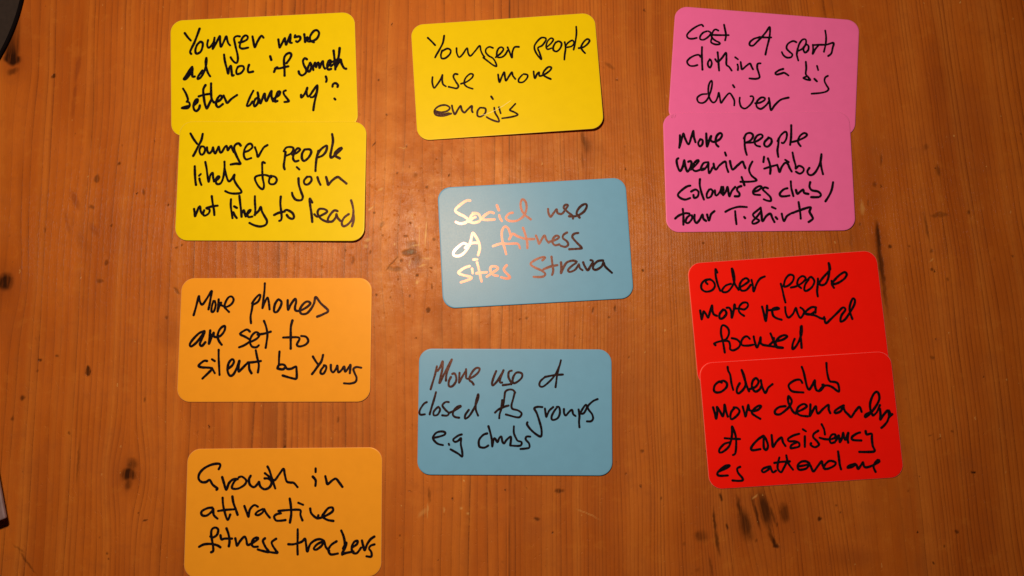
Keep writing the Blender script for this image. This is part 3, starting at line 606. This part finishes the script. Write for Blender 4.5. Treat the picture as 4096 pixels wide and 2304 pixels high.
INK['r1'] = ((2730,1000),[
("older people",[
"290,395 270,372 275,350 320,342 362,372 375,420 340,468 270,483 222,450 222,392 265,347 320,340","402,260 382,222 387,310 412,410 438,473","560,392 502,412 462,460 472,488 530,478 588,400 603,330 590,250 572,217 582,300 605,390 650,463",
"655,440 720,400 768,360 740,327 692,350 662,410 682,468 740,463 790,405","800,347 815,410 825,478 860,390 900,332 953,307","1140,392 1160,470 1175,540 1193,608","1172,420 1192,340 1240,287 1288,302 1278,360 1230,410 1182,428",
"1257,435 1320,420 1388,380 1428,330 1390,302 1342,340 1332,400 1375,442","1460,342 1422,400 1412,460 1440,473 1500,430 1528,362 1490,312 1452,342","1570,332 1565,420 1560,480 1568,538","1572,400 1620,330 1700,240 1710,210 1695,152 1702,230 1690,320 1660,388 1612,408 1582,390",
"1728,358 1745,395 1810,378 1878,330 1903,282 1878,257 1820,290 1760,350 1730,390 1755,438"]),
("more reward",[
"205,702 212,750 222,803 237,740 247,712 270,740 297,783 320,710 343,642 347,700 362,745 400,763","470,692 432,740 432,793 470,788 508,740 493,697 470,692","512,670 545,672 567,720 572,783 592,710 603,632 610,675",
"610,680 660,680 718,688 758,650 748,612 700,612 662,650 652,700 672,735 713,763","922,657 942,730 965,823 977,740 980,645 985,695","985,700 1060,692 1118,680 1090,667 1042,690 1050,758 1090,790 1148,808",
"1190,662 1197,730 1227,783 1280,740 1313,672 1332,730 1367,788 1408,730 1400,692 1367,667","1548,665 1500,662 1442,700 1422,738 1480,748 1538,712","1408,735 1470,745 1540,760 1600,790 1650,798","1545,670 1540,725","1642,777 1662,848 1720,800 1800,722 1858,667 1888,692 1842,760 1832,828 1880,808 1930,740 1988,640 1998,580 1975,562 1947,620 1937,700 1968,798"]),
("focused",[
"490,1188 472,1080 447,970 452,890 480,872 528,910 538,970 510,1030 475,1048","382,1103 367,1085 420,1062 490,1052 538,1062 552,1110 552,1148 590,1163 650,1130 668,1080 630,1037 572,1022","780,1030 750,1002 712,1012 682,1060 692,1103 760,1108 820,1098",
"825,1002 837,1060 862,1128 890,1070 905,1012 907,1080 950,1103","1020,967 1042,1020 1062,1070 1090,1128 1163,1133 1050,1118 930,1100","1010,1098 1050,1060 1060,1020","1082,1060 1160,1040 1213,1002 1180,987 1122,1012 1080,1070 1095,1120","1300,1030 1277,1090 1277,1148 1320,1110 1360,1030 1383,950 1380,880 1367,960 1375,1050 1380,1133","1372,890 1372,950"])])
INK['r2'] = ((2800,1410),[
("older club",[
"250,347 222,337 172,380 162,438 190,463 250,453 308,400 308,352 270,327 230,342","320,167 327,212 350,260 365,360 385,433","460,357 432,410 427,458 450,473 500,430 528,370 510,270 482,202 512,290 547,400 568,448",
"562,428 640,400 678,342 650,297 612,330 602,400 640,453 690,428 708,390","705,322 722,400 757,468 790,410 840,367","1185,352 1160,317 1100,322 1032,370 1037,418 1080,453 1198,463","1180,167 1202,230 1222,320 1242,400 1267,428 1300,380 1330,322 1332,380 1352,438 1400,438 1438,380 1420,375","1380,448 1420,400 1470,382 1530,400 1608,453 1605,380 1580,347 1512,337","1465,122 1472,220 1492,310 1512,338"]),
("more demanding",[
"152,637 170,700 187,766 200,680 197,630 235,690 265,738 280,670 285,607 302,680 322,743","400,642 362,690 352,748 372,773 430,730 458,680 430,642 392,637","495,627 512,690 527,743 545,670 560,605 570,660",
"570,668 620,680 678,660 708,622 680,617 632,650 602,700 642,735 698,768","990,622 920,632 872,670 872,708 920,718 980,680 1040,620 1063,560 1027,507 1022,570 1052,640 1082,690 1110,708","1095,700 1190,660 1238,622 1200,597 1142,630 1122,690 1160,728 1248,740","1280,602 1277,670 1272,738 1310,670 1343,622 1352,680 1372,708 1430,650 1488,607 1492,660 1510,703",
"1665,615 1610,642 1562,680 1572,703 1630,680 1660,632 1680,680 1720,720 1752,748 1800,680 1848,632 1873,688","1975,692 1922,720 1917,748 1970,710 2040,620 2078,540 2068,472 2040,457 2002,500 1972,590 1977,670 2002,728","2010,730 2050,690 2085,610","2085,650 2092,720 2090,778 2130,720 2178,672 2190,738","2228,715 2190,752 2170,800 2130,850 2102,873","2192,672 2210,718"]),
("of consistency",[
"350,1040 282,1060 227,1120 227,1158 270,1148 340,1080 370,960 370,857 400,920 418,1000 418,1100 408,1170 382,1188","287,993 370,1000 463,1003","735,967 682,1000 622,1060 592,1110 612,1133 698,1120","740,970 737,1040 742,1108 770,1128 788,1080 768,1012 740,970",
"830,957 837,1030 847,1093 890,1030 943,987 962,1040 990,1083","1150,942 1082,962 1022,1000 1032,1028 1100,1030 1148,1050 1148,1088 1100,1103 1052,1108 1062,1072 1120,1042","1215,972 1215,1040 1215,1093","1192,890 1228,913","1370,907 1322,940 1312,980 1358,1030 1378,1070 1330,1098 1282,1070 1287,1052",
"1410,832 1438,890 1448,950","1387,988 1440,1003 1510,1008","1495,1012 1558,990 1568,952 1530,952 1502,1000 1517,1048 1562,1040","1575,1020 1608,962 1620,1038 1650,980 1660,932 1672,990 1690,1010 1718,932 1712,1000 1717,1043","1855,927 1812,942 1762,980 1772,1013 1868,1020","1920,912 1932,950 1988,942 1992,1000 2002,1080 2023,1143 1940,1153 1847,1152"]),
("eg attendance",[
"225,1375 300,1345 343,1312 300,1312 242,1350 202,1400 222,1428 323,1425","250,1350 310,1322","465,1325 432,1345 442,1395 488,1450 495,1480 450,1488 377,1483","800,1322 740,1342 717,1370 740,1388 800,1350 813,1322 842,1388 880,1370",
"920,1217 902,1290 902,1350 940,1388 970,1340 1005,1272","1000,1192 1015,1260 1040,1310 1078,1358","862,1280 940,1268 1040,1262","1137,1320 1200,1310 1268,1290 1230,1262 1172,1267 1132,1310 1150,1358 1230,1345 1270,1300 1292,1340 1317,1378 1370,1310 1410,1262 1422,1310 1450,1353",
"1450,1302 1432,1338 1480,1348 1558,1310 1568,1272 1500,1257 1447,1300","1600,1147 1610,1220 1620,1300 1635,1353","1798,1290 1730,1312 1712,1335 1760,1328 1810,1300 1832,1348 1870,1300 1890,1272 1902,1320 1940,1330 2020,1300 2078,1262 2060,1247 2022,1290 2012,1330 2035,1383"])])

# ------------------------------------------------------------------ cards
CW, CH, CR, CT = 0.090, 0.0580, 0.0061, 0.00036
YELLOW, ORANGE, PINK, RED, BLUE = (0.745, 0.480, 0.0005), (0.805, 0.280, 0.014), (0.790, 0.126, 0.325), (0.88, 0.0070, 0.0028), (0.138, 0.325, 0.475)
# pose on the table x, y, turn; colour; pen width; corner heights in mm (top left, top right, bottom right, bottom left); words for the label
CARDS = {
 'y1': ((-0.12070, 0.14274, 0.05001), 'yellow', 30, (.05,.05,.05,.05), "yellow note card partly covered by another yellow card, with the ad hoc note"),
 'y2': ((-0.11533, 0.08982,-0.00231), 'yellow', 29, (.50,.50,2.7,.6), "yellow note card lapped over another, about younger people likely to join"),
 'ym': ((-0.00278, 0.14148, 0.06987), 'yellow', 23, (.1,.3,3.4,.7), "yellow note card lying alone above a blue card, with the emojis note"),
 'p1': (( 0.12220, 0.14428,-0.08299), 'pink', 25, (.05,.05,.35,.05), "pink note card partly covered by another, with the sports clothing note"),
 'p2': (( 0.11786, 0.09432, 0.01052), 'pink', 28, (.50,.50,.7,.2), "pink note card lapped over another, with the tribal colours note"),
 'r1': (( 0.12951, 0.02412, 0.07146), 'red', 28, (.05,.05,.05,.05), "red note card partly covered by another, about older people and reward"),
 'r2': (( 0.13379,-0.02323, 0.06376), 'red', 28, (.50,.50,.15,.15), "red note card lapped over another, about older club and consistency"),
 'b1': (( 0.01065, 0.05993, 0.05663), 'blue', 27, (.1,.1,.6,.4), "blue note card whose lettering shines copper under the lamp, about social use"),
 'b2': (( 0.00120,-0.01947,-0.00463), 'blue', 25, (.1,.1,.7,.6), "blue note card with black lettering about closed groups, near the orange cards"),
 'o1': ((-0.11128, 0.01398, 0.00118), 'orange', 28, (.1,.3,.5,.2), "orange note card below the yellow pair, about phones set to silent"),
 'o2': ((-0.10500,-0.06517, 0.00850), 'orange', 28, (.1,.1,.1,.1), "orange note card at the bottom edge, about growth in fitness trackers"),
}
COLS = {'yellow': YELLOW, 'orange': ORANGE, 'pink': PINK, 'red': RED, 'blue': BLUE}
M_CARD = {k: card_material(k + "_card", v, 0.38, 0.31 if k == 'blue' else 0.26) for k, v in COLS.items()}
def pale(rgb, f): return tuple(a + (b - a) * f for a, b in zip(rgb, (0.80, 0.74, 0.66)))
M_EDGE = {k: card_material(k + "_card_edge", pale(v, {'red': 0.26, 'blue': 0.05, 'orange': 0.16, 'yellow': 0.10, 'pink': 0.08}[k]), 0.6) for k, v in COLS.items()}

def lift(u, v, L):
    """height of the card's underside at local u, v"""
    s = min(max(u / CW + 0.5, 0), 1); t = min(max(0.5 - v / CH, 0), 1)
    q = 1.25
    return 0.001 * (L[0] * (1 - s) * (1 - t) + L[1] * s * (1 - t) + L[2] * s ** q * t ** q + L[3] * (1 - s) * t ** q) + 0.00004

def build_card(key):
    (cx, cy, a), colour, pen, L, label = CARDS[key]
    ca, sa = math.cos(a), math.sin(a)
    def to_world(u, v, dz):
        """table point of the card; a raised point slides towards the eye's foot a hair, as the card was measured flat"""
        z = lift(u, v, L) + dz
        X, Y = cx + ca * u - sa * v, cy + sa * u + ca * v
        return Vector((X * (1 - z / CAM_H), Y * (1 - z / CAM_H), z))
    # outline of the rounded rectangle
    out = []
    hw, hh = CW / 2, CH / 2
    corners = [(hw - CR, hh - CR, 0), (-hw + CR, hh - CR, 90), (-hw + CR, -hh + CR, 180), (hw - CR, -hh + CR, 270)]
    pts = []
    for (qx, qy, a0) in corners:
        for i in range(13):
            t = math.radians(a0 + 90 * i / 12)
            pts.append((qx + CR * math.cos(t), qy + CR * math.sin(t)))
    for i, p in enumerate(pts):
        q = pts[(i + 1) % len(pts)]
        out.append(p)
        d = math.hypot(q[0] - p[0], q[1] - p[1])
        k = int(d / 0.005)
        for j in range(1, k):
            out.append((p[0] + (q[0] - p[0]) * j / k, p[1] + (q[1] - p[1]) * j / k))
    n = len(out)
    rr = random.Random(len(label))
    nick = [0.00001 * rr.uniform(-1, 1) for _ in out]               # hand-cut edge
    def ring(inset, dz):
        r = []
        for i, (x, y) in enumerate(out):
            k = 1 - inset / math.hypot(x, y)
            r.append(to_world(x * k + nick[i], y * k + nick[i], dz))
        return r
    def scaled(f, dz):
        return [to_world(x * f, y * f, dz) for x, y in out]
    rings = [ring(0, 0.0), ring(0, CT - 0.00007), ring(0.00014, CT), scaled(0.985, CT)] + [scaled(f, CT) for f in (0.9, 0.75, 0.58, 0.4, 0.2)]
    verts = [p for r in rings for p in r]
    faces, mi = [], []
    for k in range(len(rings) - 1):
        for i in range(n):
            j = (i + 1) % n
            faces.append((k * n + i, k * n + j, (k + 1) * n + j, (k + 1) * n + i))
            mi.append(1 if k < 2 else 0)
    verts.append(to_world(0, 0, CT)); c = len(verts) - 1
    b = (len(rings) - 1) * n
    for i in range(n):
        faces.append((b + i, b + (i + 1) % n, c)); mi.append(0)
    verts.append(to_world(0, 0, 0)); c2 = len(verts) - 1
    for i in range(n):
        faces.append(((i + 1) % n, i, c2)); mi.append(1)
    name = "note_card"
    root = link_mesh(name, verts, faces, [M_CARD[colour], M_EDGE[colour]], midx=mi)
    # keep the origin at the middle of the card
    org = to_world(0, 0, 0)
    root.data.transform(Matrix.Translation(-org)); root.location = org
    tag(root, label, "card", colour + " note cards")

    # writing: flat ribbons of ink lying on the card
    (ox, oy), lines = INK[key]
    K = 800 / 2318.0
    def local(px, py):
        p = at(ox + px * K, oy + py * K)
        dx, dy = p.x - cx, p.y - cy
        return (ca * dx + sa * dy, -sa * dx + ca * dy)
    wpen = 1.05 * pen * K * PX
    serial = 0
    for text, strokes in lines:
        V, Fc = [], []
        for st in strokes:
            P = [local(*map(float, q.split(','))) for q in st.split()]
            ext = [P[0]] + P + [P[-1]]
            S = []
            for i in range(1, len(ext) - 2):
                p0, p1, p2, p3 = ext[i - 1:i + 3]
                d = math.hypot(p2[0] - p1[0], p2[1] - p1[1])
                m = max(2, int(d / 0.00035))
                for j in range(m):
                    t = j / m
                    S.append(tuple(0.5 * (2 * p1[k] + (p2[k] - p0[k]) * t + (2 * p0[k] - 5 * p1[k] + 4 * p2[k] - p3[k]) * t * t
                                          + (3 * p1[k] - p0[k] - 3 * p2[k] + p3[k]) * t ** 3) for k in (0, 1)))
            S.append(P[-1])
            N = len(S)
            z0 = CT + 0.000016 + 0.000007 * (serial % 7); serial += 1
            w0 = wpen * random.uniform(0.92, 1.06)
            ph = random.uniform(0, 6)
            left, right = [], []
            for i in range(N):
                i0, i1 = max(i - 1, 0), min(i + 1, N - 1)
                tx, ty = S[i1][0] - S[i0][0], S[i1][1] - S[i0][1]
                l = math.hypot(tx, ty) or 1e-9
                tx, ty = tx / l, ty / l
                w = 0.5 * w0 * (1 + 0.07 * math.sin(ph + i * 0.33) + 0.03 * math.sin(i * 1.3))
                z = z0 + 0.000006 * i / N
                left.append((S[i][0] - ty * w, S[i][1] + tx * w, z)); right.append((S[i][0] + ty * w, S[i][1] - tx * w, z))
            base = len(V)
            for i in range(N):
                for q in (left[i], right[i]):
                    V.append(to_world(q[0], q[1], q[2]))
            for i in range(N - 1):
                Fc.append((base + 2 * i + 1, base + 2 * i + 3, base + 2 * i + 2, base + 2 * i))
            # round joins where the pen turns back
            for i in range(2, N - 2):
                ax_, ay_ = S[i][0] - S[i - 2][0], S[i][1] - S[i - 2][1]
                bx_, by_ = S[i + 2][0] - S[i][0], S[i + 2][1] - S[i][1]
                la, lb = math.hypot(ax_, ay_), math.hypot(bx_, by_)
                if la < 1e-9 or lb < 1e-9 or (ax_ * bx_ + ay_ * by_) / (la * lb) < 0.72:
                    w = 0.5 * math.hypot(left[i][0] - right[i][0], left[i][1] - right[i][1])
                    z = left[i][2] + 0.000003
                    cb = len(V)
                    for k in range(12):
                        t = math.pi * k / 6
                        V.append(to_world(S[i][0] + w * math.cos(t), S[i][1] + w * math.sin(t), z))
                    Fc.append(tuple(range(cb, cb + 12)))
            # round ends
            for end in (0, N - 1):
                q, s = S[end], (S[1] if end == 0 else S[N - 2])
                tx, ty = q[0] - s[0], q[1] - s[1]
                l = math.hypot(tx, ty) or 1e-9
                ang = math.atan2(ty / l, tx / l)
                w = 0.5 * math.hypot(left[end][0] - right[end][0], left[end][1] - right[end][1])
                z = left[end][2]
                cb = len(V)
                V.append(to_world(q[0], q[1], z))
                for k in range(9):
                    t = ang - math.pi / 2 + math.pi * k / 8
                    V.append(to_world(q[0] + w * math.cos(t), q[1] + w * math.sin(t), z))
                for k in range(8):
                    Fc.append((cb, cb + 1 + k, cb + 2 + k))
        V = [p - org for p in V]
        o = link_mesh("handwritten_line", V, Fc, M_INK, parent=root, smooth=False)
        o["label"] = TEXT_LABEL.get((key, text), "handwritten line reading " + text)
    return root, to_world, local

TEXT_LABEL = {('b1', "sites S"): "handwritten line fading from copper to black",
              ('b2', "closed fb groups"): "handwritten line reading closed groups, its first letter cut by the card edge"}
built = {k: build_card(k) for k in CARDS}

# hair scratch, its glint painted pale yellow, across the emojis card and a small smudge on the lower pink card
def thin_mark(key, name, origin, strokes, mat, width):
    root, to_world, local = built[key]
    V, Fc = [], []
    for n_, st in enumerate(strokes):
        P = []
        for x, y in st:
            p = at(origin[0] + x * 800 / 2318, origin[1] + y * 800 / 2318)
            (cx, cy, a) = CARDS[key][0]
            dx, dy = p.x - cx, p.y - cy
            P.append((math.cos(a) * dx + math.sin(a) * dy, -math.sin(a) * dx + math.cos(a) * dy))
        b = len(V)
        for i, q in enumerate(P):
            r = P[min(i + 1, len(P) - 1)]; s = P[max(i - 1, 0)]
            tx, ty = r[0] - s[0], r[1] - s[1]
            l = math.hypot(tx, ty)
            w = width * (0.35 if i in (0, len(P) - 1) else 1)
            for sg in (1, -1):
                V.append(to_world(q[0] - sg * ty / l * w, q[1] + sg * tx / l * w, CT + 0.00008 + n_ * 0.00001) - root.location)
        for i in range(len(P) - 1):
            Fc.append((b + 2 * i + 1, b + 2 * i + 3, b + 2 * i + 2, b + 2 * i))
    return link_mesh(name, V, Fc, mat, parent=root, smooth=False)

thin_mark('ym', "scratch", (1630, 40), [[(835,1222),(900,1210),(960,1188),(1030,1155),(1100,1115),(1160,1075),(1200,1048)]],
          plain("scratch_glint", (0.82, 0.62, 0.20), 0.4), 0.00010)
thin_mark('p2', "smudge", (2630, 440), [[(168,58),(162,92)],[(182,52),(176,95)],[(198,90),(212,55)]],
          plain("faint_ink", (0.36, 0.06, 0.12), 0.5), 0.00022)

# ------------------------------------------------------------------ dark round dish at the top left corner
def build_dish():
    R, Z = 0.098, 0.0040
    e = at(41, 137, Z)                                   # nearest rim point in view
    nrm = (Vector((272, 97, 0))).normalized()
    c = Vector((e.x - nrm.x * R, e.y + nrm.y * R, 0))
    root = bpy.data.objects.new("dish", None); root.location = c; col.objects.link(root)
    tag(root, "dark round dish with a black rim, cut off at the top left corner", "dish")
    def lathe(name, prof, mat):
        V, Fc, S = [], [], 160
        for r, z in prof:
            for i in range(S):
                t = 2 * math.pi * i / S
                V.append((r * math.cos(t), r * math.sin(t), z))
        for k in range(len(prof) - 1):
            for i in range(S):
                j = (i + 1) % S
                Fc.append((k * S + i, k * S + j, (k + 1) * S + j, (k + 1) * S + i))
        return link_mesh(name, V, Fc, mat, parent=root)
    lathe("rim", [(R - .0030, 0.0003), (R - .0012, 0.0012), (R - .0003, Z - .0016), (R, Z - .0008), (R - .0004, Z - .0002), (R - .0008, Z), (R - .0011, Z - .0003), (R - .0013, Z - .0006)], plain("black_rim", (0.004, 0.002, 0.002), 0.9, 0.05))
    lathe("bowl", [(R - .00132, Z - .0005), (R - .0060, Z - .0012), (R - .030, Z - .0022), (R - .060, Z - .0026), (0.0005, Z - .0026)], plain("dark_glaze", (0.030, 0.017, 0.012), 0.65, 0.3))
build_dish()

# ------------------------------------------------------------------ pale box at the bottom left edge
def build_box():
    Z = 0.0110
    c = at(20, 2074, Z)                                  # the corner that pokes into view
    e = at(-11, 1905, Z)
    d = (e - c).normalized()                             # along its right side, away from the corner
    g = Vector((-d.y, d.x, 0))                           # to the left
    if g.x > 0: g = -g
    g = (g + Vector((0, -0.12, 0))).normalized()
    root = bpy.data.objects.new("box", None); root.location = (c.x, c.y, 0); col.objects.link(root)
    tag(root, "pale lilac grey box with dark sides at the bottom left edge", "box")
    def slab(name, inset, z0, z1, bev, mat):
        a = c + d * inset + g * inset
        p = [a, a + d * (0.09 - 2 * inset), a + d * (0.09 - 2 * inset) + g * (0.07 - 2 * inset), a + g * (0.07 - 2 * inset)]
        bm = bmesh.new()
        lo = [bm.verts.new((q.x - c.x, q.y - c.y, z0)) for q in p]
        hi = [bm.verts.new((q.x - c.x, q.y - c.y, z1)) for q in p]
        bm.faces.new(hi); bm.faces.new(lo[::-1])
        for i in range(4):
            j = (i + 1) % 4
            bm.faces.new((lo[i], lo[j], hi[j], hi[i]))
        bmesh.ops.recalc_face_normals(bm, faces=bm.faces)
        bmesh.ops.bevel(bm, geom=list(bm.edges), offset=bev, segments=3, affect='EDGES', profile=0.5)
        me = bpy.data.meshes.new(name); bm.to_mesh(me); bm.free()
        me.materials.append(mat)
        o = bpy.data.objects.new(name, me); col.objects.link(o); o.parent = root
        return o
    slab("body", 0.0078, 0.0002, Z - 0.0021, 0.0004, plain("dark_board", (0.030, 0.012, 0.012), 0.5))
    slab("lid", 0.0, Z - 0.0020, Z, 0.0007, plain("lilac_board", (0.20, 0.115, 0.115), 0.55))
build_box()
